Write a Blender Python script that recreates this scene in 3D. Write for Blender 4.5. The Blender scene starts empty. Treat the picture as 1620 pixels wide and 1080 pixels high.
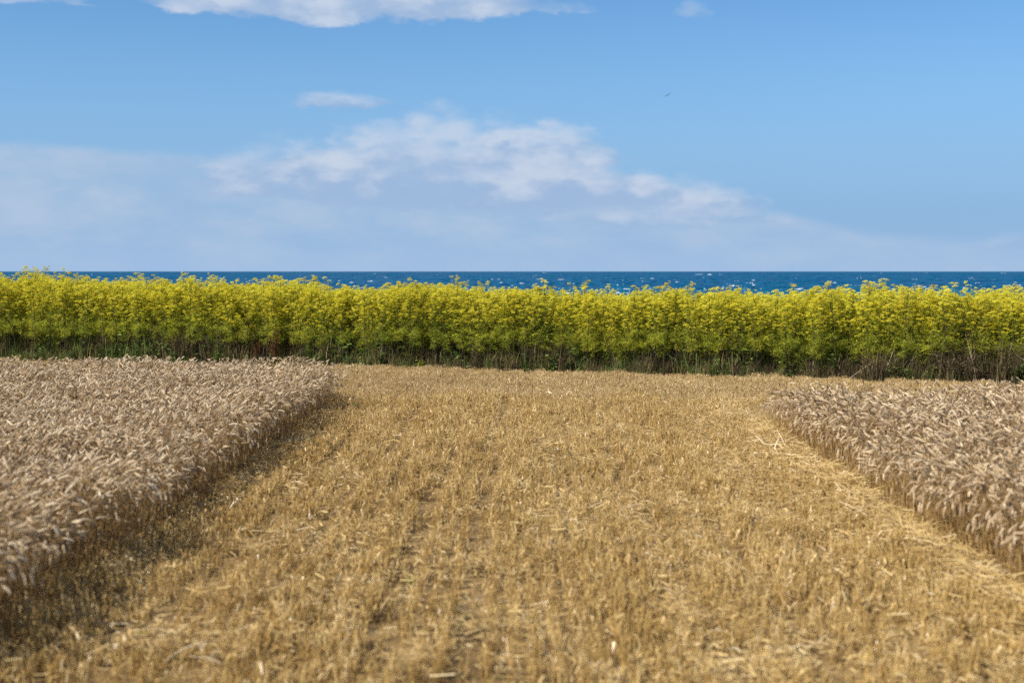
import bpy, math
import numpy as np

# ------------------------------------------------------------------ camera, sky, sun, exposure
SC = bpy.context.scene
COL = SC.collection
EYE = 2.3
F = 2250.0                                  # focal length in pixels of the 1620 px wide photograph (50 mm)
HORIZON = 429.0

cam_data = bpy.data.cameras.new('camera')
cam_data.lens = 50.0
cam_data.sensor_width = 36.0
cam_data.clip_start = 0.1
cam_data.clip_end = 90000.0
cam = bpy.data.objects.new('camera', cam_data)
COL.objects.link(cam)
cam.location = (0, 0, EYE)
cam.rotation_euler = (math.radians(90) - math.atan((540 - HORIZON) / F), 0, 0)
cam_data.dof.use_dof = True
cam_data.dof.focus_distance = 32.0
cam_data.dof.aperture_fstop = 1.6
SC.camera = cam

SUN_AZ = math.radians(-116)                 # clockwise from +Y (the view): sun from the left, a little behind
SUN_EL = math.radians(43)
sun_data = bpy.data.lights.new('sun', 'SUN')
sun_data.energy = 5.0
sun_data.angle = math.radians(0.53)
sun_data.color = (1.0, 0.93, 0.82)
sun = bpy.data.objects.new('sun', sun_data)
COL.objects.link(sun)
sun.rotation_euler = (math.radians(90) - SUN_EL, 0, math.radians(180) - SUN_AZ)

SC.view_settings.view_transform = 'Standard'
SC.view_settings.look = 'None'
SC.view_settings.exposure = 0.55
SC.view_settings.gamma = 1.0
SC.view_settings.use_curve_mapping = False
SC.render.engine = 'CYCLES'
SC.cycles.max_bounces = 6
SC.cycles.diffuse_bounces = 3
SC.cycles.glossy_bounces = 2
SC.cycles.transmission_bounces = 3
SC.cycles.transparent_max_bounces = 4
SC.cycles.caustics_reflective = False
SC.cycles.caustics_refractive = False
SC.cycles.sample_clamp_indirect = 6.0
SC.cycles.use_denoising = False
SC.cycles.use_adaptive_sampling = True
SC.cycles.adaptive_threshold = 0.01


class Nodes:
    """A few short hands for building node trees."""
    def __init__(self, tree):
        self.t = tree
        tree.nodes.clear()

    def n(self, kind, **props):
        x = self.t.nodes.new(kind)
        for k, v in props.items():
            setattr(x, k, v)
        return x

    def put(self, sock, v):
        if isinstance(v, bpy.types.NodeSocket):
            self.t.links.new(v, sock)
        elif v is not None:
            sock.default_value = v

    def m(self, op, a, b=None, c=None, clamp=False):
        x = self.n('ShaderNodeMath', operation=op, use_clamp=clamp)
        for i, v in enumerate((a, b, c)):
            self.put(x.inputs[i], v)
        return x.outputs[0]

    def smooth(self, v, lo, hi, o0=0.0, o1=1.0):
        x = self.n('ShaderNodeMapRange', interpolation_type='SMOOTHSTEP')
        for i, q in enumerate((v, lo, hi, o0, o1)):
            self.put(x.inputs[i], q)
        return x.outputs[0]

    def xyz(self, x, y, z):
        c = self.n('ShaderNodeCombineXYZ')
        for i, v in enumerate((x, y, z)):
            self.put(c.inputs[i], v)
        return c.outputs[0]

    def noise(self, vec, scale, detail=4.0, rough=0.55):
        x = self.n('ShaderNodeTexNoise')
        self.put(x.inputs['Vector'], vec)
        x.inputs['Scale'].default_value = scale
        x.inputs['Detail'].default_value = detail
        x.inputs['Roughness'].default_value = rough
        return x.outputs[0]

    def mix(self, fac, a, b, blend='MIX'):
        x = self.n('ShaderNodeMix', data_type='RGBA', blend_type=blend)
        self.put(x.inputs[0], fac)
        for sock, v in ((x.inputs[6], a), (x.inputs[7], b)):
            if isinstance(v, tuple) and len(v) == 3:
                v = (*v, 1.0)
            self.put(sock, v)
        return x.outputs[2]

    def ramp(self, fac, stops):
        x = self.n('ShaderNodeValToRGB')
        cr = x.color_ramp
        while len(cr.elements) < len(stops):
            cr.elements.new(0.5)
        for e, (p, c) in zip(cr.elements, stops):
            e.position = p
            e.color = (*c, 1.0)
        self.put(x.inputs[0], fac)
        return x.outputs[0]


SKY_STRENGTH = 0.1
world = bpy.data.worlds.new('World')
SC.world = world
world.use_nodes = True
W = Nodes(world.node_tree)
sky = W.n('ShaderNodeTexSky', sky_type='NISHITA')
sky.sun_disc = False
sky.sun_elevation = SUN_EL
sky.sun_rotation = SUN_AZ
sky.air_density = 1.0
sky.altitude = 1200
sky.dust_density = 0.0
sky.ozone_density = 3.0
sky_col = W.mix(1.0, sky.outputs[0], (0.53, 0.75, 0.89), 'MULTIPLY')

dirn = W.n('ShaderNodeTexCoord').outputs['Generated']
sep = W.n('ShaderNodeSeparateXYZ')
W.put(sep.inputs[0], dirn)
AZ = W.m('MULTIPLY', W.m('ARCTAN2', sep.outputs[0], sep.outputs[1]), F)     # azimuth and elevation of the direction, 1/2250 rad
EL = W.m('MULTIPLY', W.m('ARCSINE', sep.outputs[2]), F)
n_big = W.noise(W.xyz(W.m('DIVIDE', AZ, 150), W.m('DIVIDE', EL, 62), 3.7), 1.0, 5, 0.58)
n_fine = W.noise(W.xyz(W.m('DIVIDE', AZ, 46), W.m('DIVIDE', EL, 24), 9.1), 1.0, 4, 0.6)
n_puff = W.noise(W.xyz(W.m('DIVIDE', AZ, 84), W.m('DIVIDE', EL, 40), 1.3), 1.0, 5, 0.6)
vor = W.n('ShaderNodeTexVoronoi', feature='SMOOTH_F1')
W.put(vor.inputs['Vector'], W.xyz(W.m('MULTIPLY_ADD', n_fine, 0.9, W.m('DIVIDE', AZ, 58)), W.m('MULTIPLY_ADD', n_puff, 0.9, W.m('DIVIDE', EL, 30)), 0.0))
vor.inputs['Scale'].default_value = 1.0
vor.inputs['Smoothness'].default_value = 0.35
puff = W.m('SUBTRACT', 0.48, vor.outputs['Distance'])     # round billows
wob = W.m('SUBTRACT', n_big, 0.5)
wob2 = W.m('SUBTRACT', n_puff, 0.5)
AZW = W.m('MULTIPLY_ADD', wob, 170.0, AZ)
ELW = W.m('MULTIPLY_ADD', wob2, 46.0, EL)


def az_of(px):
    return math.atan((px - 810) / F) * F


LIT = (4.0, 4.55, 5.45)
SHADE = (2.3, 3.28, 4.85)


def cloud(base_col, px, py_base, half, height, under, soft, strength, bright=0.0, ragged=1.0):
    """One cloud of the sky: centre and base in px of the photograph's directions, half width, height above the base."""
    du = W.m('DIVIDE', W.m('SUBTRACT', AZW, az_of(px)), half)
    dv = W.m('DIVIDE', W.m('SUBTRACT', ELW, HORIZON - py_base), height)
    q = W.m('SUBTRACT', 1.0, W.m('MULTIPLY', du, du))
    up = W.m('MAXIMUM', dv, 0.0)
    dn = W.m('MULTIPLY', W.m('MINIMUM', dv, 0.0), under)
    f = W.m('ADD', W.m('SUBTRACT', q, up), dn)
    f = W.m('MULTIPLY_ADD', W.m('SUBTRACT', n_fine, 0.5), 0.7 * ragged, f)
    f = W.m('MULTIPLY_ADD', wob2, 1.0 * ragged, f)
    f = W.m('MULTIPLY_ADD', puff, 0.45 * ragged, W.m('ADD', f, 0.16))
    a = W.m('MULTIPLY', W.smooth(f, 0.0, soft), strength)
    b = W.m('MULTIPLY_ADD', wob2, 1.7, W.m('MULTIPLY_ADD', dv, 1.1, 0.10 + bright))
    b = W.m('MULTIPLY_ADD', W.m('SUBTRACT', n_fine, 0.5), 0.5, b)
    b = W.m('MULTIPLY_ADD', puff, 0.6, b)
    c = W.mix(W.smooth(b, 0.0, 1.0), SHADE, LIT)
    return W.mix(a, base_col, c)


sky_col = W.mix(W.smooth(EL, 40.0, 440.0, 0.92, 0.0), sky_col, (1.72, 2.92, 4.78))
# the pale veil of far cloud along the horizon, highest at the left
fc = W.n('ShaderNodeFloatCurve')
u01 = W.m('DIVIDE', W.m('ADD', AZ, 2000.0), 4000.0, clamp=True)
W.put(fc.inputs['Value'], u01)
cv = fc.mapping.curves[0]
top_pts = [(-2000, 150), (-1300, 185), (-760, 192), (-430, 178), (-250, 190), (-60, 185), (140, 160), (300, 122), (430, 90), (640, 52), (1000, 45), (1500, 80), (2000, 110)]
cv.points[0].location = ((top_pts[0][0] + 2000) / 4000, top_pts[0][1] / 429)
cv.points[1].location = ((top_pts[-1][0] + 2000) / 4000, top_pts[-1][1] / 429)
for a_, b_ in top_pts[1:-1]:
    cv.points.new((a_ + 2000) / 4000, b_ / 429)
fc.mapping.update()
top_v = W.m('MULTIPLY', fc.outputs[0], 429.0)
edge = W.m('SUBTRACT', W.m('MULTIPLY_ADD', wob2, 16.0, top_v), EL)
veil = W.smooth(edge, -6.0, 16.0)
veil_a = W.m('MULTIPLY', veil, W.m('MULTIPLY_ADD', W.m('ADD', wob, W.m('MULTIPLY', wob2, 0.6)), 1.3, 0.68, clamp=True))
veil_c = W.mix(W.smooth(EL, 0.0, 190.0), (2.5, 3.62, 5.12), (2.68, 3.62, 4.95))
veil_c = W.mix(W.smooth(n_big, 0.38, 0.66), veil_c, (2.95, 3.8, 5.05))
col = W.mix(veil_a, sky_col, veil_c)
# haze at the very horizon
col = W.mix(W.smooth(EL, -20.0, 90.0, 0.7, 0.0), col, (2.45, 3.55, 5.2))
for args in (
    (690, 306, 340, 122, 4.0, 0.5, 0.76, 0.02, 0.75),
    (460, 295, 190, 74, 3.0, 0.8, 0.65, 0.10, 0.8),
    (850, 262, 150, 62, 3.0, 0.45, 0.75, 0.10, 0.75),
    (890, 320, 240, 70, 3.0, 0.6, 0.8, 0.05, 0.75),
    (1110, 330, 95, 46, 2.5, 0.8, 0.8, 0.05, 0.8),
    (1060, 352, 230, 34, 2.0, 1.0, 0.5, 0.10, 1.0),
    (535, 172, 96, 22, 3.0, 0.9, 0.7, 0.2, 0.5),
    (560, 28, 350, 150, 8.0, 0.55, 0.95, 0.35, 0.5),
    (60, 33, 75, 14, 3.0, 1.2, 0.5, 0.2, 0.7),
    (-20, 22, 70, 40, 3.0, 1.0, 0.7, 0.2, 0.7),
    (1092, 32, 30, 20, 2.5, 1.1, 0.35, 0.2, 0.6),
    (1600, 395, 80, 24, 3.0, 1.2, 0.45, 0.1, 0.8),
):
    col = cloud(col, *args)
# the same kind of broken cloud over the rest of the sky, above and around the view
nsky = W.noise(dirn, 2.6, 4, 0.58)
high = W.m('MULTIPLY', W.smooth(sep.outputs[2], 0.24, 0.40), W.smooth(nsky, 0.60, 0.74))
col = W.mix(W.m('MULTIPLY', high, 0.8), col, LIT)
bg = W.n('ShaderNodeBackground')
W.put(bg.inputs['Color'], col)
bg.inputs['Strength'].default_value = SKY_STRENGTH
out = W.n('ShaderNodeOutputWorld')
W.t.links.new(bg.outputs[0], out.inputs[0])

# ------------------------------------------------------------------ helpers
RNG = np.random.default_rng(11)


def ground(px, py, z=0.0):
    """The point of the field seen at pixel (px, py) of the photograph."""
    d = (EYE - z) * F / (py - HORIZON)
    return ((px - 810) / F * d, d, z)


def tag(o, label=None, cat=None, group=None, kind=None):
    for k, v in (('label', label), ('category', cat), ('group', group), ('kind', kind)):
        if v:
            o[k] = v
    return o


class MB:
    """Collects tubes, ribbons and faces for one mesh."""
    def __init__(self):
        self.v, self.f = [], []

    def tube(self, pts, rad, n=4, cap=False):
        pts = [np.asarray(p, float) for p in pts]
        b = len(self.v)
        ref = np.array((0.37, 0.21, 0.9))
        for i, p in enumerate(pts):
            t = pts[min(i + 1, len(pts) - 1)] - pts[max(i - 1, 0)]
            t = t / (np.linalg.norm(t) + 1e-9)
            a = np.cross(t, ref if abs(t @ ref) < 0.93 else np.array((1.0, 0, 0)))
            a /= np.linalg.norm(a)
            c = np.cross(t, a)
            r = rad[i] if hasattr(rad, '__len__') else rad
            for k in range(n):
                w = 2 * math.pi * k / n
                self.v.append(p + r * (math.cos(w) * a + math.sin(w) * c))
        for i in range(len(pts) - 1):
            for k in range(n):
                k2 = (k + 1) % n
                self.f.append((b + i * n + k, b + i * n + k2, b + (i + 1) * n + k2, b + (i + 1) * n + k))
        if cap:
            self.f.append(tuple(b + k for k in range(n))[::-1])
            self.f.append(tuple(b + (len(pts) - 1) * n + k for k in range(n)))

    def ribbon(self, pts, wid, side):
        b = len(self.v)
        side = np.asarray(side, float)
        for i, p in enumerate(pts):
            w = wid[i] if hasattr(wid, '__len__') else wid
            self.v.append(np.asarray(p) - side * w / 2)
            self.v.append(np.asarray(p) + side * w / 2)
        for i in range(len(pts) - 1):
            self.f.append((b + 2 * i, b + 2 * i + 1, b + 2 * i + 3, b + 2 * i + 2))

    def poly(self, *ps):
        b = len(self.v)
        self.v.extend(np.asarray(p, float) for p in ps)
        self.f.append(tuple(range(b, b + len(ps))))

    def mesh(self, name, mat, smooth=False):
        me = bpy.data.meshes.new(name)
        me.from_pydata([tuple(p) for p in self.v], [], self.f)
        if smooth:
            me.polygons.foreach_set('use_smooth', [True] * len(me.polygons))
        if mat:
            me.materials.append(mat)
        me.update()
        return me


def join_meshes(name, parts):
    """One mesh out of several (mesh, ...) keeping their materials."""
    vs, fs, mi, mats = [], [], [], []
    for me in parts:
        b = len(vs)
        vs += [tuple(v.co) for v in me.vertices]
        k = len(mats)
        mats.append(me.materials[0])
        for p in me.polygons:
            fs.append(tuple(b + i for i in p.vertices))
            mi.append(k)
    me = bpy.data.meshes.new(name)
    me.from_pydata(vs, [], fs)
    for m in mats:
        me.materials.append(m)
    me.polygons.foreach_set('material_index', mi)
    me.update()
    return me


def obj(name, me, parent=None, loc=(0, 0, 0), rz=0.0, scale=1.0):
    o = bpy.data.objects.new(name, me)
    COL.objects.link(o)
    o.parent = parent
    o.location = loc
    o.rotation_euler = (0, 0, rz)
    o.scale = (scale,) * 3
    return o


def scatter(name, protos, pts, rot, scl, idx):
    """A mass nobody could count: one object whose points carry copies of the given meshes."""
    coll = bpy.data.collections.new(name + '_kinds')
    for i, me in enumerate(protos):
        coll.objects.link(bpy.data.objects.new('%s_kind_%02d' % (name, i), me))
    me = bpy.data.meshes.new(name)
    n = len(pts)
    me.vertices.add(n)
    me.vertices.foreach_set('co', np.asarray(pts, np.float32).ravel())
    me.attributes.new('turn', 'FLOAT_VECTOR', 'POINT').data.foreach_set('vector', np.asarray(rot, np.float32).ravel())
    scl = np.asarray(scl, np.float32)
    if scl.ndim == 1:
        scl = np.repeat(scl[:, None], 3, 1)
    me.attributes.new('size', 'FLOAT_VECTOR', 'POINT').data.foreach_set('vector', scl.ravel())
    me.attributes.new('pick', 'INT', 'POINT').data.foreach_set('value', np.asarray(idx, np.int32))
    me.update()
    o = obj(name, me)
    ng = bpy.data.node_groups.new(name + '_nodes', 'GeometryNodeTree')
    ng.interface.new_socket('Geometry', in_out='INPUT', socket_type='NodeSocketGeometry')
    ng.interface.new_socket('Geometry', in_out='OUTPUT', socket_type='NodeSocketGeometry')
    gi = ng.nodes.new('NodeGroupInput')
    go = ng.nodes.new('NodeGroupOutput')
    ip = ng.nodes.new('GeometryNodeInstanceOnPoints')
    ci = ng.nodes.new('GeometryNodeCollectionInfo')
    ci.inputs['Collection'].default_value = coll
    ci.inputs['Separate Children'].default_value = True
    ci.inputs['Reset Children'].default_value = True
    L = ng.links.new

    def attr(nm, typ):
        a = ng.nodes.new('GeometryNodeInputNamedAttribute')
        a.data_type = typ
        a.inputs['Name'].default_value = nm
        return a.outputs[0]
    e2r = ng.nodes.new('FunctionNodeEulerToRotation')
    L(attr('turn', 'FLOAT_VECTOR'), e2r.inputs[0])
    L(gi.outputs[0], ip.inputs['Points'])
    L(ci.outputs[0], ip.inputs['Instance'])
    ip.inputs['Pick Instance'].default_value = True
    L(attr('pick', 'INT'), ip.inputs['Instance Index'])
    L(e2r.outputs[0], ip.inputs['Rotation'])
    L(attr('size', 'FLOAT_VECTOR'), ip.inputs['Scale'])
    L(ip.outputs[0], go.inputs[0])
    md = o.modifiers.new('scatter', 'NODES')
    md.node_group = ng
    return o


def mat_plain(name, stops, rough=0.6, spec=0.3, transl=0.0, island=0.6, patch=None, tcol=None):
    """Colours of a plant part: varied from plant to plant and from leaf to leaf."""
    m = bpy.data.materials.new(name)
    m.use_nodes = True
    N = Nodes(m.node_tree)
    rnd = N.n('ShaderNodeObjectInfo').outputs['Random']
    isl = N.n('ShaderNodeNewGeometry').outputs['Random Per Island']
    fac = N.m('ADD', N.m('MULTIPLY', rnd, 1.0 - island), N.m('MULTIPLY', isl, island))
    if patch:
        geo = N.n('ShaderNodeNewGeometry').outputs['Position']
        fac = N.m('MULTIPLY_ADD', N.m('SUBTRACT', N.noise(geo, patch[0], 3), 0.5), patch[1], fac, clamp=True)
    c = N.ramp(fac, stops)
    p = N.n('ShaderNodeBsdfPrincipled')
    N.put(p.inputs['Base Color'], c)
    p.inputs['Roughness'].default_value = rough
    p.inputs['Specular IOR Level'].default_value = spec
    o = N.n('ShaderNodeOutputMaterial')
    if transl:
        tr = N.n('ShaderNodeBsdfTranslucent')
        N.put(tr.inputs[0], N.mix(1.0, c, tcol or (1.0, 1.0, 1.0), 'MULTIPLY'))
        mx = N.n('ShaderNodeMixShader')
        mx.inputs[0].default_value = transl
        N.t.links.new(p.outputs[0], mx.inputs[1])
        N.t.links.new(tr.outputs[0], mx.inputs[2])
        N.t.links.new(mx.outputs[0], o.inputs[0])
    else:
        N.t.links.new(p.outputs[0], o.inputs[0])
    return m


M_EAR = mat_plain('wheat_ear', [(0.0, (0.25, 0.16, 0.078)), (0.35, (0.455, 0.328, 0.185)), (0.7, (0.64, 0.487, 0.30)), (1.0, (0.85, 0.70, 0.475))], 0.55, 0.35, 0.12, 0.0)
M_STEM = mat_plain('wheat_stem', [(0.0, (0.18, 0.10, 0.032)), (0.5, (0.34, 0.205, 0.07)), (1.0, (0.52, 0.355, 0.15))], 0.5, 0.35, 0.0, 0.2)
M_LEAF = mat_plain('wheat_leaf', [(0.0, (0.30, 0.19, 0.09)), (0.5, (0.47, 0.33, 0.18)), (1.0, (0.62, 0.48, 0.29))], 0.6, 0.2, 0.3, 0.3)
M_STUB = mat_plain('stubble_straw', [(0.0, (0.19, 0.108, 0.032)), (0.3, (0.42, 0.265, 0.085)), (0.65, (0.63, 0.43, 0.15)), (1.0, (0.90, 0.72, 0.38))], 0.34, 0.55, 0.15, 0.6, (1.1, 0.7))
M_STUB_HEAD = mat_plain('headland_stubble_straw', [(0.0, (0.25, 0.155, 0.06)), (0.3, (0.43, 0.29, 0.115)), (0.7, (0.60, 0.43, 0.19)), (1.0, (0.82, 0.65, 0.38))], 0.4, 0.5, 0.12, 0.6, (0.6, 0.6))
M_STRAW = mat_plain('loose_straw', [(0.0, (0.40, 0.25, 0.085)), (0.45, (0.60, 0.42, 0.16)), (0.85, (0.74, 0.56, 0.26)), (1.0, (0.84, 0.73, 0.50))], 0.38, 0.55, 0.15, 0.6, (0.7, 0.4))
M_UMBEL = mat_plain('fennel_flower', [(0.0, (0.50, 0.38, 0.035)), (0.2, (0.68, 0.58, 0.04)), (0.6, (0.82, 0.75, 0.06)), (1.0, (0.90, 0.86, 0.18))], 0.7, 0.15, 0.5, 0.5, (0.5, 0.5))
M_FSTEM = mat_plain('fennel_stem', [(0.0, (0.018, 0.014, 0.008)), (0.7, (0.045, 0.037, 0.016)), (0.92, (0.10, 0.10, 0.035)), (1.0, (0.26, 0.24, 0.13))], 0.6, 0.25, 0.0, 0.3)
M_FLEAF = mat_plain('fennel_leaf', [(0.0, (0.22, 0.29, 0.04)), (0.4, (0.42, 0.47, 0.055)), (0.75, (0.60, 0.59, 0.065)), (1.0, (0.72, 0.63, 0.09))], 0.7, 0.15, 0.5, 0.5, (0.6, 0.7))
M_YOUNG = mat_plain('young_fennel_leaf', [(0.0, (0.10, 0.14, 0.025)), (0.5, (0.24, 0.28, 0.04)), (1.0, (0.44, 0.42, 0.06))], 0.7, 0.15, 0.4, 0.5, (0.7, 0.6))
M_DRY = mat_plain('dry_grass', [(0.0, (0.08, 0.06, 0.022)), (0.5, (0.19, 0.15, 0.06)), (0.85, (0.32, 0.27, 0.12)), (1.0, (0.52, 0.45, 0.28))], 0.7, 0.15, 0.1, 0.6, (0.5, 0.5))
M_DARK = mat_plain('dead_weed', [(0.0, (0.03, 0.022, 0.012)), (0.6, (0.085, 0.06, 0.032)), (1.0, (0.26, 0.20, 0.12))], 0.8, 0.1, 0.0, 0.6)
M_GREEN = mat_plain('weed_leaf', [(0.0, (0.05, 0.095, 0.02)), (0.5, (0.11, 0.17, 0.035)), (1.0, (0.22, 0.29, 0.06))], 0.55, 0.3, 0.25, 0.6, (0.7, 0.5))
M_LIME = mat_plain('young_weed', [(0.0, (0.20, 0.26, 0.02)), (1.0, (0.38, 0.42, 0.04))], 0.55, 0.3, 0.3, 0.7)
M_DOCK = mat_plain('dock_seed', [(0.0, (0.07, 0.022, 0.012)), (0.6, (0.13, 0.045, 0.022)), (1.0, (0.22, 0.09, 0.04))], 0.8, 0.1, 0.1, 0.7)
M_PALE = mat_plain('bleached_stalk', [(0.0, (0.34, 0.27, 0.17)), (1.0, (0.60, 0.50, 0.34))], 0.6, 0.3, 0.0, 0.6)
M_CLOD = mat_plain('soil_clod', [(0.0, (0.045, 0.030, 0.018)), (1.0, (0.10, 0.07, 0.042))], 0.95, 0.05, 0.0, 0.2)

# ------------------------------------------------------------------ the setting: field, slope to the shore, sea
HSLOPE = -0.37
HN = np.array((0.3470, 0.9378))             # away from the camera, across the hedge
HT = np.array((0.9378, -0.3470))            # along the hedge


def hedge_xy(t, s):
    return np.array((0.0, 31.9)) + HT * t + HN * s


m = bpy.data.materials.new('field_soil')
m.use_nodes = True
N = Nodes(m.node_tree)
pos = N.n('ShaderNodeNewGeometry').outputs['Position']
fine = N.noise(pos, 55.0, 5, 0.7)
mid = N.noise(pos, 2.2, 4, 0.6)
c = N.ramp(N.m('MULTIPLY_ADD', N.m('SUBTRACT', mid, 0.5), 0.7, fine), [(0.30, (0.05, 0.032, 0.015)), (0.45, (0.15, 0.095, 0.04)), (0.58, (0.30, 0.20, 0.085)), (0.72, (0.48, 0.34, 0.15))])
p = N.n('ShaderNodeBsdfPrincipled')
N.put(p.inputs['Base Color'], c)
p.inputs['Roughness'].default_value = 0.9
p.inputs['Specular IOR Level'].default_value = 0.1
bm_ = N.n('ShaderNodeBump')
bm_.inputs['Strength'].default_value = 0.8
bm_.inputs['Distance'].default_value = 0.03
N.put(bm_.inputs['Height'], N.noise(pos, 18.0, 5, 0.65))
N.t.links.new(bm_.outputs[0], p.inputs['Normal'])
N.t.links.new(p.outputs[0], N.n('ShaderNodeOutputMaterial').inputs[0])
M_SOIL = m

SEA_Z = -8.0
rows = [(-420, 0), (-120, 0), (-60, 0), (-40, 0), (-25, 0), (-10, 0), (0, 0), (4, 0.0), (7, -0.25), (12, -1.6), (20, -4.2), (32, -7.6), (44, -9.2), (80, -12.0)]
cols = np.linspace(-700, 700, 57)
b = MB()
for s, z in rows:
    for t in cols:
        q = hedge_xy(t, s)
        b.v.append(np.array((q[0], q[1], z)))
nc = len(cols)
for i in range(len(rows) - 1):
    for k in range(nc - 1):
        b.f.append((i * nc + k, i * nc + k + 1, (i + 1) * nc + k + 1, (i + 1) * nc + k))
tag(obj('field', b.mesh('field', M_SOIL, True)), 'harvested field of pale soil and stubble running to the shore', 'field', kind='structure')

# sea: flat sheet to the horizon with small wave crests on it
m = bpy.data.materials.new('sea_water')
m.use_nodes = True
N = Nodes(m.node_tree)
geo = N.n('ShaderNodeNewGeometry')
pos = geo.outputs['Position']
sp = N.n('ShaderNodeSeparateXYZ')
N.put(sp.inputs[0], pos)
shallow = N.smooth(sp.outputs[1], 300.0, 1100.0)
big = N.noise(N.xyz(N.m('DIVIDE', sp.outputs[0], 90.0), N.m('DIVIDE', sp.outputs[1], 330.0), 0.0), 1.0, 4, 0.6)
wv = N.noise(N.xyz(N.m('DIVIDE', sp.outputs[0], 7.0), N.m('DIVIDE', sp.outputs[1], 60.0), 0.0), 1.0, 4, 0.65)
k = N.m('ADD', shallow, N.m('MULTIPLY', N.m('SUBTRACT', big, 0.5), 1.3), clamp=True)
c = N.ramp(k, [(0.0, (0.002, 0.135, 0.165)), (0.5, (0.002, 0.098, 0.180)), (1.0, (0.003, 0.072, 0.165))])
c = N.mix(N.smooth(wv, 0.35, 0.7), N.mix(1.0, c, (0.42, 0.50, 0.58), 'MULTIPLY'), N.mix(1.0, c, (1.7, 1.5, 1.35), 'MULTIPLY'))
p = N.n('ShaderNodeBsdfPrincipled')
N.put(p.inputs['Base Color'], c)
p.inputs['Roughness'].default_value = 0.45
p.inputs['IOR'].default_value = 1.33
p.inputs['Specular IOR Level'].default_value = 0.07
N.t.links.new(p.outputs[0], N.n('ShaderNodeOutputMaterial').inputs[0])
M_SEA = m
M_FOAM = mat_plain('sea_foam', [(0.0, (0.22, 0.34, 0.44)), (0.4, (0.52, 0.60, 0.66)), (1.0, (0.88, 0.90, 0.91))], 0.8, 0.1, 0.0, 1.0)

b = MB()
ys = [36.0, 60, 100, 200, 400, 800, 1600, 4000, 10000, 25000, 60000]
xs = np.array([-1.0, -0.5, -0.2, 0, 0.2, 0.5, 1.0])
for y in ys:
    for x in xs:
        b.v.append(np.array((x * (y * 1.2 + 700), y, SEA_Z)))
for i in range(len(ys) - 1):
    for k_ in range(6):
        b.f.append((i * 7 + k_, i * 7 + k_ + 1, (i + 1) * 7 + k_ + 1, (i + 1) * 7 + k_))


def crest(mb, x, y, w, h, rng, n=5):
    """A low ridge of water, uneven along its top."""
    base = len(mb.v)
    bend = rng.normal(0, 0.12) * w
    tops = np.sin(np.linspace(0, math.pi, n)) * rng.uniform(0.55, 1.0, n)
    for i in range(n):
        f = i / (n - 1) - 0.5
        px, py = x + f * w, y + bend * (f * f * 4) + f * rng.normal(0, 0.1) * w
        hh = h * tops[i]
        mb.v += [np.array((px, py - 1.4 * h, SEA_Z - 0.02)), np.array((px, py, SEA_Z + hh)), np.array((px, py + 3.0 * h, SEA_Z - 0.02))]
    for i in range(n - 1):
        a = base + 3 * i
        mb.f += [(a, a + 3, a + 4, a + 1), (a + 1, a + 4, a + 5, a + 2)]


EYE_SEA = EYE - SEA_Z
for i in range(3400):
    row = 40.0 * RNG.uniform(0.02, 1.0) ** 1.2 + 2.2       # px under the horizon
    y = EYE_SEA * F / row
    x = RNG.uniform(-0.46, 0.46) * y
    h = RNG.uniform(0.25, 0.7) * (1 + y / 6000)
    crest(b, x, y, RNG.uniform(3, 14) * (0.6 + y / 1500), h, RNG)
tag(obj('sea', b.mesh('sea', M_SEA)), 'deep blue choppy sea reaching the horizon behind the hedge', 'sea', kind='structure')

b = MB()
for i in range(850):
    row = 39.0 * RNG.uniform(0.0, 1.0) ** 0.9 + 2.5
    y = EYE_SEA * F / row
    x = RNG.uniform(-0.46, 0.46) * y
    if math.sin(x * 0.011 + 1.3 * math.sin(y * 0.004)) + RNG.normal(0, 0.9) < -0.3:
        continue
    sz = RNG.lognormal(0, 0.6)
    n_ = RNG.integers(1, 4)
    for q in range(n_):
        w = np.clip(0.75 * sz, 0.35, 3.0) * (0.6 + y / 1000) * RNG.uniform(0.5, 1.2)
        crest(b, x + RNG.normal(0, 1.0) * w, y + RNG.normal(0, 6), w, min(0.24 * sz, 0.55) * RNG.uniform(0.5, 1.0) * (0.75 + y / 2200), RNG)
# the long white breaker near the horizon
for (px, py, wpx) in ((1106, 434.3, 20), (1122, 434.6, 10), (1032, 440.5, 9), (1071, 446, 8), (1192, 451, 8), (793, 447, 7), (812, 452, 9), (1605, 447, 8)):
    y = EYE_SEA * F / (py - HORIZON)
    crest(b, (px - 810) / F * y, y, 0.85 * wpx / F * y, 1.0 / F * y, RNG, 9)
tag(obj('sea_foam', b.mesh('sea_foam', M_FOAM)), 'white foam of small breaking waves scattered over the blue sea', 'foam', kind='stuff')

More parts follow.
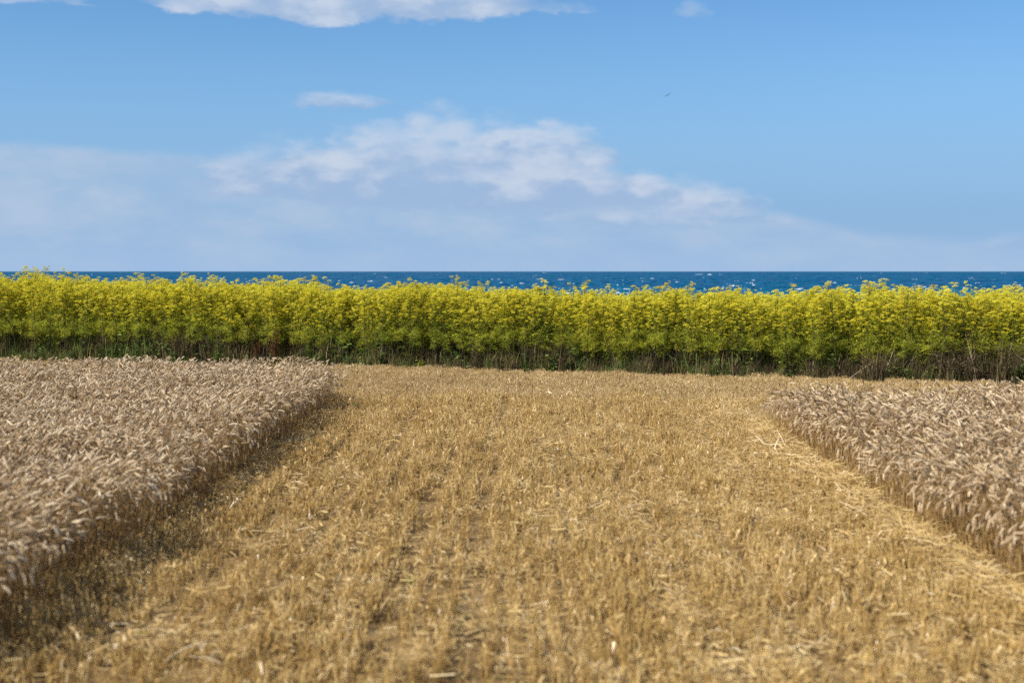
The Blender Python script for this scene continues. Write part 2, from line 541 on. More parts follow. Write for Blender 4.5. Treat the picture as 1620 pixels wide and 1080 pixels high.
# ------------------------------------------------------------------ wheat
def wheat_kind(rng):
    L = rng.uniform(0.66, 0.82)
    s0 = rng.uniform(0.62, 0.80) * L
    bend = math.radians(rng.choice([rng.uniform(40, 100), rng.uniform(100, 175)], p=[0.28, 0.72]))
    lean = math.radians(rng.normal(0, 4))
    EARL = rng.uniform(0.075, 0.105)
    n = 15
    ss = np.concatenate([np.linspace(0, s0, 4), np.linspace(s0, L, 9)[1:]])
    p = np.array((0.0, 0.0, -0.01))
    pts, last = [p], 0.0
    yaw = rng.normal(0, 0.25)

    def ang(s):
        f = np.clip((s - s0) / (L + EARL - s0), 0, 1)
        return lean + bend * (f * f * (3 - 2 * f)) ** 0.8
    for s in ss[1:]:
        for q in np.linspace(last, s, 4)[1:]:
            a = ang(q)
            p = p + (s - last) / 3 * np.array((math.sin(a) * math.cos(yaw), math.sin(a) * math.sin(yaw), math.cos(a)))
        pts.append(p)
        last = s
    st = MB()
    rad = np.interp(ss, [0, L], [0.0026, 0.0014])
    st.tube(pts, rad, 3)
    # ear: plump, notched by its spikelets
    ear = MB()
    rings, ns = 9, 6
    prof = np.array([0.25, 0.75, 0.95, 1.0, 1.0, 0.95, 0.85, 0.62, 0.15]) * rng.uniform(0.0064, 0.0084)
    e = pts[-1]
    ep = [e]
    for i in range(1, rings):
        a = ang(L + EARL * i / (rings - 1))
        e = e + EARL / (rings - 1) * np.array((math.sin(a) * math.cos(yaw), math.sin(a) * math.sin(yaw), math.cos(a)))
        ep.append(e)
    ear.tube(ep, prof, ns)
    base = 0
    for i in range(rings):                       # alternate spikelets stand out to either side
        for kk in range(ns):
            v = ear.v[i * ns + kk]
            out_ = v - ep[i]
            ear.v[i * ns + kk] = ep[i] + out_ * (1.0 + (0.38 if (i + kk) % 2 == 0 else -0.25)) + np.array((0, 0, 0))
    for i in range(2, rings - 1):                # bristle tips
        d = ep[min(i + 1, rings - 1)] - ep[i]
        d /= np.linalg.norm(d)
        o_ = np.cross(d, rng.normal(0, 1, 3))
        o_ /= np.linalg.norm(o_)
        q = ep[i] + o_ * prof[i]
        ear.poly(q - 0.0014 * np.cross(d, o_), q + 0.0014 * np.cross(d, o_), q + d * 0.02 + o_ * 0.007)
    lf = MB()
    for _ in range(1):
        i0 = rng.integers(1, 5)
        o0 = pts[i0]
        az = rng.uniform(0, 2 * math.pi)
        dx = np.array((math.cos(az), math.sin(az), 0))
        Ln = rng.uniform(0.10, 0.22)
        droop = rng.uniform(1.4, 2.6)
        lp, q = [o0], o0
        for kx in range(1, 6):
            a = 0.4 + droop * kx / 5
            q = q + Ln / 5 * (dx * math.sin(a) + np.array((0, 0, math.cos(a))))
            lp.append(q)
        lf.ribbon(lp, [0.007, 0.008, 0.007, 0.006, 0.004, 0.001], np.cross(dx, (0, 0, 1)) + 0.3 * rng.normal(0, 1, 3))
    return st.mesh('wheat_stem', M_STEM, True), ear.mesh('wheat_ear', M_EAR, True), lf.mesh('wheat_leaf', M_LEAF)


rw = np.random.default_rng(5)
WK = [wheat_kind(rw) for _ in range(18)]
WHOLE = [join_meshes('wheat_plant_%02d' % i, k) for i, k in enumerate(WK)]


def left_edge(y):
    return -3.24 + 0.010 * y + 0.05 * np.sin(y * 1.7) + 0.03 * np.sin(y * 4.1)


def right_edge(y):
    return 3.36 + 0.015 * y + 0.05 * np.sin(y * 1.3 + 1) + 0.03 * np.sin(y * 3.7)


def wheat_plot(side, dens, seed):
    r = np.random.default_rng(seed)
    if side < 0:
        x0, x1, y0, y1 = -12.5, -3.0, 6.0, 27.5
    else:
        x0, x1, y0, y1 = 3.2, 11.0, 6.0, 23.5
    n = int((x1 - x0) * (y1 - y0) * dens)
    x, y = r.uniform(x0, x1, n), r.uniform(y0, y1, n)
    # thinned outside what the view (and a step to the side) can see
    keep = np.abs(x) < 0.36 * y + 2.6
    # drilled rows
    x = np.where(r.random(n) < 0.6, np.round(x / 0.125) * 0.125 + r.normal(0, 0.018, n), x)
    if side < 0:
        depth = left_edge(y) - x
        far = 25.4 + 0.02 * (-3.2 - x) + 0.12 * np.sin(x * 2.3) - 1.5 * np.exp(-np.clip(depth, 0, 9) / 0.35)
        back = far - y
    else:
        depth = x - right_edge(y)
        far = 19.5 + 0.02 * (x - 3.5) + 0.12 * np.sin(x * 2.1)
        back = far - y
    ok = keep & (depth > 0) & (back > 0)
    hs = np.ones(n) * (0.92 if side < 0 else 0.94)
    if side > 0:                                   # low, thin remnant beyond the corner
        low = keep & (depth > 0.0) & (depth < 0.9) & (back <= 0) & (y < 22.9) & (r.random(n) < 0.85 * (1 - (y - 19.8) / 3.6))
        hs = np.where(low, np.clip(0.74 - 0.17 * (y - 19.5), 0.22, 1) * (1 - 0.2 * np.clip(depth, 0, 1)), hs)
        ok = ok | low
    x, y, depth, hs, back = x[ok], y[ok], depth[ok], hs[ok], back[ok]
    n = len(x)
    hs = hs * (1 + 0.05 * np.sin(x * 1.9 + 2 * np.sin(y * 0.8)) + 0.04 * np.sin(y * 2.7 + x) + r.normal(0, 0.055, n))
    hs = hs * np.where(depth < 0.22, r.uniform(0.80, 1.05, n), 1.0)
    outw = math.pi if side > 0 else 0.0            # the way out of the plot
    edge_w = np.exp(-np.clip(depth, 0, 5) / 0.4)
    spread = 1.5 - 0.65 * edge_w
    rz = outw + (0.25 if side < 0 else 0.55) + r.normal(0, 1, n) * spread
    tilt = r.normal(0, 0.07, n) + 0.13 * edge_w
    idx = r.integers(0, len(WK), n)
    pts = np.stack([x, y, np.zeros(n)], 1)
    # Euler XYZ: lean (about Y) first, then turn about Z
    rot = np.stack([np.zeros(n), tilt, rz], 1)
    return pts, rot, hs, idx, depth


WHEAT_LABELS = {
    -1: 'ripe nodding wheat stalk on the shaded edge of the left plot',
    1: 'ripe nodding wheat stalk on the sunlit edge of the right plot'}
MASS_LABELS = {
    -1: 'dense standing ripe wheat of the left plot with rounded far corner',
    1: 'dense standing ripe wheat of the right plot beside the pale straw line'}
for side in (-1, 1):
    pts, rot, hs, idx, depth = wheat_plot(side, 470, 21 + side)
    vis = np.abs(pts[:, 0]) < 0.355 * pts[:, 1]
    score = np.where(vis & (depth < 0.14), 1.0 / pts[:, 1], 0.0)
    near = np.argsort(-score)[:150]
    order = np.sort(pts[near][:, 1])
    rest = np.ones(len(pts), bool)
    rest[near] = False
    o = scatter('standing_wheat', WHOLE, pts[rest], rot[rest], hs[rest], idx[rest])
    tag(o, MASS_LABELS[side], 'wheat', 'standing wheat plots', 'stuff')
    for i in near:
        e = obj('wheat_stalk', None, None, pts[i], 0, hs[i])
        e.rotation_euler = rot[i]
        e.empty_display_size = 0.05
        tag(e, WHEAT_LABELS[side] + (' nearest the camera' if pts[i][1] < order[50] else ' farthest along' if pts[i][1] > order[100] else ' midway along'), 'wheat stalk', 'wheat stalks along the cut edge of the %s plot' % ('left' if side < 0 else 'right'))
        for nm, me in zip(('stem', 'ear', 'leaf'), WK[idx[i]]):
            obj(nm, me, e)

# ------------------------------------------------------------------ stubble and loose straw
def stub_kind(rng, n, hmin, hmax, spread, mat=None):
    b = MB()
    for _ in range(n):
        x, y = rng.normal(0, spread, 2)
        h = rng.uniform(hmin, hmax)
        lx, ly = rng.normal(0, 0.16, 2) * h
        r0 = rng.uniform(0.0021, 0.0033)
        b.tube([(x, y, -0.01), (x + lx * 0.4, y + ly * 0.4, h * 0.5), (x + lx, y + ly, h)], [r0, r0, r0 * 0.9], 4)
        b.poly(*[b.v[-4 + i] for i in range(4)])
        if rng.random() < 0.6:                     # a torn leaf sheath
            az = rng.uniform(0, 6.28)
            dx = np.array((math.cos(az), math.sin(az), 0))
            z0 = h * rng.uniform(0.4, 0.95)
            q = np.array((x + lx * 0.6, y + ly * 0.6, z0))
            Ln = rng.uniform(0.04, 0.10)
            b.ribbon([q, q + Ln * 0.5 * dx + (0, 0, 0.012), q + Ln * dx - (0, 0, 0.03)], [0.006, 0.006, 0.002], np.cross(dx, (0, 0, 1)) + rng.normal(0, 0.3, 3))
    return b.mesh('stubble_tuft', mat or M_STUB)


def straw_kind(rng, n, spread, lo=0.03, hi=0.12, heap=0.025):
    b = MB()
    for _ in range(n):
        x, y = rng.normal(0, spread, 2)
        az = rng.uniform(0, 6.28)
        Ln = rng.uniform(lo, hi)
        z = abs(rng.normal(0.035, heap)) + 0.006
        slope = rng.normal(0, 0.22)
        dx = np.array((math.cos(az), math.sin(az), slope))
        cx = np.array((-math.sin(az), math.cos(az), 0)) * rng.normal(0, 0.12) * Ln
        q = np.array((x, y, z))
        ps = [q - dx * Ln / 2, q + cx, q + dx * Ln / 2]
        if rng.random() < 0.55:
            b.tube(ps, rng.uniform(0.0018, 0.0028), 4)
        else:
            b.ribbon(ps, rng.uniform(0.005, 0.009), np.array((-math.sin(az), math.cos(az), 0)) + rng.normal(0, 0.35, 3))
    for v in b.v:
        v[2] = max(v[2], 0.004)
    return b.mesh('straw_wisp', M_STRAW)


rs = np.random.default_rng(8)
STUBS = [stub_kind(rs, 6, 0.09, 0.17, 0.022) for _ in range(14)] + [stub_kind(rs, 6, 0.07, 0.13, 0.022, M_STUB_HEAD) for _ in range(10)]
STRAWS = [straw_kind(rs, 7, 0.07) for _ in range(14)] + [straw_kind(rs, 8, 0.06, 0.10, 0.30) for _ in range(6)] + [straw_kind(rs, 30, 0.07, 0.02, 0.09, 0.035) for _ in range(8)]


def value_noise(x, y, seed, cell):
    r = np.random.default_rng(seed)
    g = r.random((256, 256))
    u, v = x / cell + 100.3, y / cell + 100.7
    i, j = np.floor(u).astype(int), np.floor(v).astype(int)
    a, c = u - i, v - j
    a, c = a * a * (3 - 2 * a), c * c * (3 - 2 * c)
    i, j, i2, j2 = i % 256, j % 256, (i + 1) % 256, (j + 1) % 256
    return (g[i, j] * (1 - a) + g[i2, j] * a) * (1 - c) + (g[i, j2] * (1 - a) + g[i2, j2] * a) * c


def in_wheat(x, y):
    l = (x < left_edge(y) - 0.03) & (y < 25.6 - 1.5 * np.exp(-np.clip(left_edge(y) - x, 0, 9) / 0.35))
    r = (x > right_edge(y) + 0.03) & (y < 19.8)
    return l | r


def hedge_s(x, y):
    return x * HN[0] + (y - 31.9) * HN[1]


def field_points(n, seed, ymin=5.6, ymax=39.5, xm=2.2):
    r = np.random.default_rng(seed)
    y = np.sqrt(r.uniform(ymin ** 2, ymax ** 2, n))
    x = r.uniform(-1, 1, n) * (0.36 * y + xm)
    ok = (hedge_s(x, y) < 0.15) & ~in_wheat(x, y)
    return x[ok], y[ok], r


# wheel lines and trampled places, as bands along the strip
def tracks(x, y):
    xx = x - 0.012 * y
    t = np.zeros_like(x)
    for c, w, a in ((-0.42, 0.07, 1.0), (-0.95, 0.06, 0.6), (-1.75, 0.07, 0.6), (1.05, 0.06, 0.6), (1.65, 0.06, 0.6), (2.35, 0.06, 0.6), (-2.4, 0.06, 0.5)):
        t = np.maximum(t, a * np.exp(-((xx - c - 0.05 * np.sin(y * 0.9 + c)) / w) ** 2))
    return t * (y < 25)


x, y, r = field_points(125000, 31)
head = y > 24.6
xr = np.round(x / 0.135) * 0.135 + r.normal(0, 0.014, len(x))
sv = hedge_s(x, y)
sr = np.round(sv / 0.135) * 0.135 + r.normal(0, 0.014, len(x))
dx_ = sr - sv
x = np.where(head, x + dx_ * HN[0], xr)
y = np.where(head, y + dx_ * HN[1], y)
tr = tracks(x, y)
ok = (r.random(len(x)) > 0.6 * tr) & ~in_wheat(x, y)
x, y, tr = x[ok], y[ok], tr[ok]
n = len(x)
clump = value_noise(x, y, 3, 0.35) + 0.7 * value_noise(x, y, 4, 1.3)
hole = value_noise(x, y, 12, 0.22) * 0.6 + value_noise(x, y, 13, 0.9) * 0.4
sz = (0.66 + 0.45 * clump) * (1 - 0.7 * tr) * np.where(hole > 0.72, 0.6, 1.0) * (0.66 + 0.62 * value_noise(x * 30, y, 14, 7.0)) * np.where((y > 26.3) & (x < -5), 0.4, 1.0) * r.uniform(0.8, 1.2, n)
rot = np.stack([r.normal(0, 0.10, n) + 0.5 * tr * r.normal(0, 1, n), r.normal(0, 0.10, n) + 0.5 * tr * r.normal(0, 1, n), r.uniform(0, 6.28, n)], 1)
o = scatter('stubble', STUBS, np.stack([x, y, np.zeros(n)], 1), rot, sz, np.where(y > 22.8 + 3.4 * (0.6 * value_noise(x, y, 61, 1.2) + 0.4 * r.random(n)), r.integers(14, 24, n), r.integers(0, 14, n)))
tag(o, 'short golden stubble in drilled rows over the mown field', 'stubble', kind='stuff')

x, y, r = field_points(90000, 32)
edge_d = right_edge(y) - x
swath = 0.45 * np.exp(-((edge_d - 0.20) / 0.10) ** 2) * (y < 23.5) * np.clip((y - 7) / 2 + 0.6, 0.6, 1)
patch = value_noise(x, y, 6, 0.8) * 0.6 + value_noise(x, y, 7, 0.28) * 0.4
band = 0.25 * (value_noise(x * 24, y, 19, 7.0) - 0.4) + 0.35 * np.exp(-((x - 2.6) / 0.9) ** 2) + 0.25 * np.exp(-((x - 0.7) / 0.7) ** 2)
pr = np.clip(1.8 * (patch + band - 0.50), 0.15, 0.8) * np.where(y > 24, 0.35, 1.0)
pr = np.maximum(pr, swath)
ok = r.random(len(x)) < pr
x, y, swath = x[ok], y[ok], swath[ok]
n = len(x)
# the straw left in a broken line along the right-hand plot is longer and heaped
y2 = r.uniform(6.5, 22.8, 2600)
y2 = y2[r.random(2600) < 0.25 + 0.9 * value_noise(y2, y2 * 0 + 3, 22, 0.9)]
n2 = len(y2)
x2 = right_edge(y2) - 0.20 + r.normal(0, 0.055, n2) + 0.05 * np.sin(y2 * 2.3)
z = np.concatenate([0.02 + 0.06 * r.random(n) * (0.4 + swath), 0.03 + 0.11 * r.random(n2)])
pick = np.concatenate([r.integers(0, 14, n), np.where(r.random(n2) < 0.6, r.integers(14, 20, n2), r.integers(0, 14, n2))])
nh = 3400
xh = r.uniform(-3.0, 3.4, nh)
yh = np.sqrt(r.uniform(7.0 ** 2, 23.0 ** 2, nh))
lump = 0.55 * value_noise(xh, yh, 71, 0.55) + 0.45 * value_noise(xh, yh, 72, 1.6)
side_ = 0.10 + 0.24 / (1 + np.exp(-(xh - 0.9) / 0.5))
okh = r.random(nh) < np.clip(3.0 * (lump + side_ - 0.74), 0, 0.7)
xh, yh = xh[okh], yh[okh]
yl = r.uniform(7.5, 14.0, 260)                       # straw gathered in two ruts, and a swath end at the lower left
xl = np.where(r.random(260) < 0.5, 1.02, 1.42) + 0.010 * yl + r.normal(0, 0.035, 260)
xb, yb = r.uniform(-2.35, -1.15, 60), 8.45 + r.normal(0, 0.12, 60)
xh, yh = np.concatenate([xh, xl, xb]), np.concatenate([yh, yl, yb])
z = np.concatenate([z, 0.01 + 0.05 * r.random(len(xh))])
pick = np.concatenate([pick, r.integers(20, 28, len(xh))])
x, y = np.concatenate([x, x2, xh]), np.concatenate([y, y2, yh])
n = len(x)
rot = np.stack([r.normal(0, 0.16, n), r.normal(0, 0.16, n), r.uniform(0, 6.28, n)], 1)
o = scatter('straw_litter', STRAWS, np.stack([x, y, z], 1), rot, r.uniform(0.7, 1.25, n), pick)
tag(o, 'loose pale straw strewn over the stubble and along the right plot', 'straw', kind='stuff')

# ------------------------------------------------------------------ the fennel hedge
def umbel(fl, st, c, up, R, rng, big=1.0):
    up = up / np.linalg.norm(up)
    a = np.cross(up, (0.3, 0.9, 0.1))
    a /= np.linalg.norm(a)
    d = np.cross(up, a)
    n = int(8 + R * 170)
    root = c - up * R * 0.9
    for i in range(n):
        rr = R * math.sqrt((i + 0.5) / n)
        th = i * 2.39996 + rng.uniform(-0.3, 0.3)
        q = c + a * rr * math.cos(th) + d * rr * math.sin(th) + up * (0.18 * (R - rr) + rng.normal(0, 0.004))
        s = rng.uniform(0.0054, 0.0092) * big
        t = rng.uniform(0, 6.28)
        ax = up + rng.normal(0, 0.35, 3)
        ax /= np.linalg.norm(ax)
        e1 = np.cross(ax, a * math.cos(t) + d * math.sin(t))
        e1 /= np.linalg.norm(e1)
        e2 = np.cross(ax, e1)
        b = len(fl.v)
        fl.v += [q + e1 * s, q + e2 * s, q - e1 * s, q - e2 * s, q + ax * s * 1.1]
        fl.f += [(b, b + 1, b + 4), (b + 1, b + 2, b + 4), (b + 2, b + 3, b + 4), (b + 3, b, b + 4)]
        if i % 3 == 2:
            fl.poly(root, q + e1 * 0.0016, q - e1 * 0.0016)


def threads(lf, o, rng, n, Ln, droop=0.0):
    for _ in range(n):
        az = rng.uniform(0, 6.28)
        el = rng.uniform(-0.3, 1.1)
        d = np.array((math.cos(az) * math.cos(el), math.sin(az) * math.cos(el), math.sin(el)))
        l = Ln * rng.uniform(0.5, 1.2)
        w = np.cross(d, rng.normal(0, 1, 3))
        w = w / np.linalg.norm(w) * rng.uniform(0.0026, 0.0050)
        mid = o + d * l * 0.55
        tip = o + d * l - np.array((0, 0, droop * l))
        lf.poly(o + d * 0.01, mid + w, tip, mid - w)


def fennel_kind(rng):
    st, lf, fl = MB(), MB(), MB()
    for s in range(rng.integers(1, 3)):
        H = rng.uniform(0.84, 1.0) if s else 1.0          # a plant of unit height 1 m, scaled when placed
        H *= 1.85
        base = np.array((*rng.normal(0, 0.05, 2), -0.02))
        lean = rng.normal(0, 0.07, 2)
        curve = rng.normal(0, 0.05, 2)
        def at(t):
            return base + np.array((lean[0] * H * t + curve[0] * t * t, lean[1] * H * t + curve[1] * t * t, H * t))
        ts = np.linspace(0, 0.97, 8)
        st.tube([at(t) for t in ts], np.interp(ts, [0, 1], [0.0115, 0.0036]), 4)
        umbel(fl, st, at(0.985), np.array((lean[0], lean[1], 1.0)), rng.uniform(0.035, 0.05), rng, 1.35)
        az = rng.uniform(0, 6.28)
        t = rng.uniform(0.33, 0.40)
        while t < 0.95:
            az += 2.3 + rng.normal(0, 0.4)
            o = at(t)
            bl = (0.18 + 0.58 * (1 - t)) * rng.uniform(0.6, 1.2)
            if t < 0.45:
                bl *= 0.6
            rise = rng.uniform(0.7, 1.6)
            d0 = np.array((math.cos(az), math.sin(az), rise))
            d0 /= np.linalg.norm(d0)
            mid = o + d0 * bl * 0.55
            d1 = d0 + np.array((0, 0, 0.5))
            d1 /= np.linalg.norm(d1)
            tip = mid + d1 * bl * 0.45
            if tip[2] > H * 1.01:
                tip[2] = H * rng.uniform(0.93, 1.0)
            lf.tube([o, mid, tip], [0.0024, 0.0018, 0.0011], 3)
            if t > 0.40 and (t > 0.52 or rng.random() < 0.5):
                umbel(fl, st, tip, d1 + np.array((0, 0, 1.2)) + rng.normal(0, 0.12, 3), rng.uniform(0.032, 0.056), rng, 0.72 + 0.60 * t)
                for q in range(rng.integers(1, 3) + int(4.0 * max(t - 0.5, 0) + rng.random())):
                    a2 = az + rng.normal(0, 1.0)
                    p0 = o + (mid - o) * rng.uniform(0.45, 1.0)
                    d2 = np.array((math.cos(a2), math.sin(a2), rng.uniform(1.0, 2.2)))
                    d2 /= np.linalg.norm(d2)
                    p1 = p0 + d2 * bl * rng.uniform(0.3, 0.6)
                    if p1[2] < H * 1.02:
                        lf.tube([p0, p1], [0.0015, 0.0010], 3)
                        umbel(fl, st, p1, d2 + np.array((0, 0, 1.2)) + rng.normal(0, 0.15, 3), rng.uniform(0.022, 0.044), rng, 0.72 + 0.60 * t)
            threads(lf, o + (mid - o) * 0.6, rng, int(15 - 10 * t), 0.13, 0.15)
            threads(lf, mid, rng, int(13 - 9 * t), 0.13, 0.1)
            t += rng.uniform(0.060, 0.095)
        for q in range(2):                                  # the big feathery lower leaves
            t = rng.uniform(0.24, 0.52)
            o = at(t)
            a2 = rng.uniform(0, 6.28)
            p1 = o + np.array((math.cos(a2), math.sin(a2), 0.7)) * rng.uniform(0.08, 0.2)
            lf.tube([o, p1], [0.002, 0.001], 3)
            threads(lf, p1, rng, 22, 0.16, 0.3)
            threads(lf, (o + p1) / 2, rng, 12, 0.13, 0.3)
    return st.mesh('fennel_stalk', M_FSTEM), lf.mesh('fennel_foliage', M_FLEAF), fl.mesh('fennel_flowers', M_UMBEL)


rf = np.random.default_rng(77)
FK = [fennel_kind(rf) for _ in range(20)]
FWHOLE = [join_meshes('fennel_plant_%02d' % i, k) for i, k in enumerate(FK)]

# how high the yellow canopy stands along the hedge (photograph columns and rows)
TOP_X = [-250, 0, 60, 150, 300, 420, 500, 560, 640, 725, 790, 860, 980, 1080, 1200, 1300, 1450, 1520, 1620, 1900]
TOP_Y = [436, 437, 435, 444, 446, 443, 450, 456, 452, 450, 457, 455, 462, 461, 463, 462, 456, 461, 460, 458]


def canopy_height(x, y):
    px = 810 + F * x / y
    py = np.interp(px, TOP_X, TOP_Y)
    hump = 0.60 * value_noise(x, y * 0.25, 51, 0.75) + 0.40 * value_noise(x, y, 52, 0.3)
    return (EYE - (py - HORIZON) * y / F) * (0.87 + 0.21 * hump)


FRONT_LABELS = [
    (0, 200, 'yellow flowering fennel plant at the tall left end of the hedge'),
    (200, 400, 'yellow flowering fennel plant behind the back edge of the left wheat plot'),
    (400, 560, 'yellow flowering fennel plant by the dark dock behind the left plot corner'),
    (560, 800, 'yellow flowering fennel plant behind the left half of the mown strip'),
    (800, 1060, 'yellow flowering fennel plant behind the right half of the mown strip'),
    (1060, 1240, 'yellow flowering fennel plant behind the far end of the straw line'),
    (1240, 1440, 'yellow flowering fennel plant behind the right plot, left of the bleached stalks'),
    (1440, 1700, 'yellow flowering fennel plant above the dead bushes at the right end')]


def place_fennel(x, y, h, k, rz, label, tx=0.0, group='fennel plants along the front of the hedge'):
    e = obj('fennel_plant', None, None, (x, y, 0), rz, h / 1.85)
    e.rotation_euler = (tx, 0, rz)
    e.empty_display_size = 0.1
    tag(e, label, 'fennel plant', group)
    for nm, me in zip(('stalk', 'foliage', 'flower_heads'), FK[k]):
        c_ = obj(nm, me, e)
        if nm != 'stalk':
            c_['kind'] = 'stuff'
    return e


r = np.random.default_rng(404)
T0, T1 = -15.4, 12.2
standouts = [
    (726, 2.20, 'tall fennel plant whose flower heads stand highest against the sea at the hedge middle'),
    (748, 2.02, 'slim fennel plant poking over the hedge just right of the tallest middle one'),
    (42, 2.38, 'tallest fennel plant at the left end, its heads crossing the horizon line'),
    (82, 2.34, 'fennel plant second from the left end among those crossing the horizon line'),
    (143, 2.20, 'bushy fennel plant rising beside the first open stretch of sea at the left'),
    (1455, 2.02, 'fennel plant forming the highest yellow hump at the right end of the hedge'),
    (1366, 1.98, 'fennel plant rising a little over the hedge left of the right-end hump'),
    (1080, 1.93, 'slender fennel plant with one separate flower head over the hedge right of centre')]
spots = []
for px, h, lab in standouts:
    u = (px - 810) / F
    y = 31.9 / (1 - HSLOPE * u) + 0.8
    place_fennel(u * y, y, h, int(r.integers(0, 20)), r.uniform(0, 6.28), lab)
    spots.append((u * y, y))
N_FRONT = 292
for i in range(N_FRONT):
    t = T0 + (T1 - T0) * (i + r.uniform(0.1, 0.9)) / N_FRONT
    s = r.uniform(0.10, 0.55)
    x, y = hedge_xy(t, s)
    px = 810 + F * x / y
    lab = next((l for a, b_, l in FRONT_LABELS if a <= px < b_), FRONT_LABELS[0][2] if px < 0 else FRONT_LABELS[-1][2])
    h = float(canopy_height(np.array([x]), np.array([y]))[0]) * r.choice([r.uniform(0.78, 0.92), r.uniform(0.92, 1.0)], p=[0.4, 0.6])
    rel = h / float(canopy_height(np.array([x]), np.array([y]))[0])
    lab = ('shorter ' if rel < 0.87 else 'tall ' if rel > 0.96 else 'middling ') + lab.replace('yellow flowering ', 'yellow ')
    place_fennel(x, y, h, int(r.integers(0, 20)), r.uniform(0, 6.28), lab, r.normal(0, 0.03))
# the plants behind the front ones, and the hedge going on beyond the frame
n = 4800
t = r.uniform(-21, 18, n)
s = 0.30 + 4.0 * r.random(n) ** 1.2
out_ = (t < T0) | (t > T1)
s = np.where(out_, r.uniform(0.2, 4.6, n), s)
q = np.stack([31.9 * 0 + HT[0] * t + HN[0] * s, 31.9 + HT[1] * t + HN[1] * s], 1)
h = canopy_height(q[:, 0], q[:, 1]) * r.uniform(0.84, 1.02, n) * np.where(r.random(n) < 0.13, r.uniform(1.03, 1.13, n), 1.0)
o = scatter('fennel_thicket', FWHOLE, np.stack([q[:, 0], q[:, 1], np.zeros(n)], 1), np.stack([r.normal(0, 0.04, n), r.normal(0, 0.04, n), r.uniform(0, 6.28, n)], 1), h / 1.85, r.integers(0, 20, n))
tag(o, 'mass of yellow flowering fennel behind the front plants of the hedge', 'fennel', kind='stuff')


# ------------------------------------------------------------------ undergrowth at the foot of the hedge
def grass_kind(rng, mat, n, h, w):
    b = MB()
    for _ in range(n):
        az = rng.uniform(0, 6.28)
        d = np.array((math.cos(az), math.sin(az), 0))
        l = h * rng.uniform(0.4, 1.0)
        bend = rng.uniform(0.05, 0.55)
        p0 = np.array((*rng.normal(0, 0.07, 2), -0.01))
        ps = [p0, p0 + d * l * bend * 0.25 + (0, 0, l * 0.6), p0 + d * l * bend + (0, 0, l * (1 - 0.35 * bend))]
        side = np.cross(d, (0, 0, 1)) * 0.8 + rng.normal(0, 0.3, 3)
        ww = w * rng.uniform(0.6, 1.3)
        b.ribbon(ps, [ww, ww * 0.8, ww * 0.15], side)
    return b.mesh('grass_clump', mat)


def twig_kind(rng, mat, h, n=7, seeds=True):
    """A dead branching weed with little seed heads."""
    b = MB()
    for _ in range(n):
        az = rng.uniform(0, 6.28)
        d = np.array((math.cos(az), math.sin(az), 0))
        l = h * rng.uniform(0.6, 1.0)
        p0 = np.array((*rng.normal(0, 0.03, 2), -0.01))
        p1 = p0 + d * l * rng.uniform(0.05, 0.2) + (0, 0, l * 0.5)
        p2 = p1 + d * l * rng.uniform(0.0, 0.25) + (0, 0, l * 0.5)
        b.tube([p0, p1, p2], [0.005, 0.0038, 0.0018], 3)
        for q in range(6):
            f = rng.uniform(0.15, 1.0)
            o = p1 + (p2 - p1) * f if rng.random() < 0.6 else p0 + (p1 - p0) * f
            a2 = rng.uniform(0, 6.28)
            e = o + np.array((math.cos(a2), math.sin(a2), rng.uniform(0.5, 1.4))) * rng.uniform(0.04, 0.14) * (h / 0.6)
            b.tube([o, e], [0.0025, 0.0012], 3)
            if seeds:
                for z in range(4):
                    c = e + rng.normal(0, 0.014, 3)
                    v = rng.normal(0, 0.009, (3, 3))
                    b.poly(c + v[0], c + v[1], c + v[2])
    return b.mesh('dead_weed', mat)


def leafy_kind(rng, mat, h, n=26):
    """Broad-leaved weed: stems with pointed leaves."""
    b = MB()
    for _ in range(4):
        az = rng.uniform(0, 6.28)
        l = h * rng.uniform(0.6, 1.0)
        tip = np.array((math.cos(az) * l * 0.25, math.sin(az) * l * 0.25, l))
        b.tube([(0, 0, -0.01), tip * 0.5 + (0, 0, 0.02), tip], [0.005, 0.004, 0.002], 3)
        for q in range(n // 4):
            o = tip * rng.uniform(0.1, 1.0)
            a2 = rng.uniform(0, 6.28)
            d = np.array((math.cos(a2), math.sin(a2), rng.uniform(-0.1, 0.7)))
            w = np.cross(d, (0, 0, 1.0)) * rng.uniform(0.18, 0.3) + np.array((0, 0, rng.normal(0, 0.08)))
            ll = rng.uniform(0.05, 0.12) * (h / 0.4) ** 0.5
            b.poly(o, o + d * ll * 0.5 + w * ll, o + d * ll - (0, 0, 0.02), o + d * ll * 0.5 - w * ll)
    return b.mesh('leafy_weed', mat)


def young_fennel_kind(rng, h):
    lf = MB()
    for k in range(5):
        az = rng.uniform(0, 6.28)
        top = np.array((math.cos(az) * 0.2 * h, math.sin(az) * 0.2 * h, h * rng.uniform(0.7, 1.0)))
        lf.tube([(0, 0, -0.01), top * 0.5 + (0, 0, 0.05), top], [0.005, 0.004, 0.0015], 3)
        for q in range(6):
            threads(lf, top * rng.uniform(0.3, 1.0) + rng.normal(0, 0.03, 3), rng, 9, 0.16, 0.2)
    return lf.mesh('young_fennel', M_YOUNG)


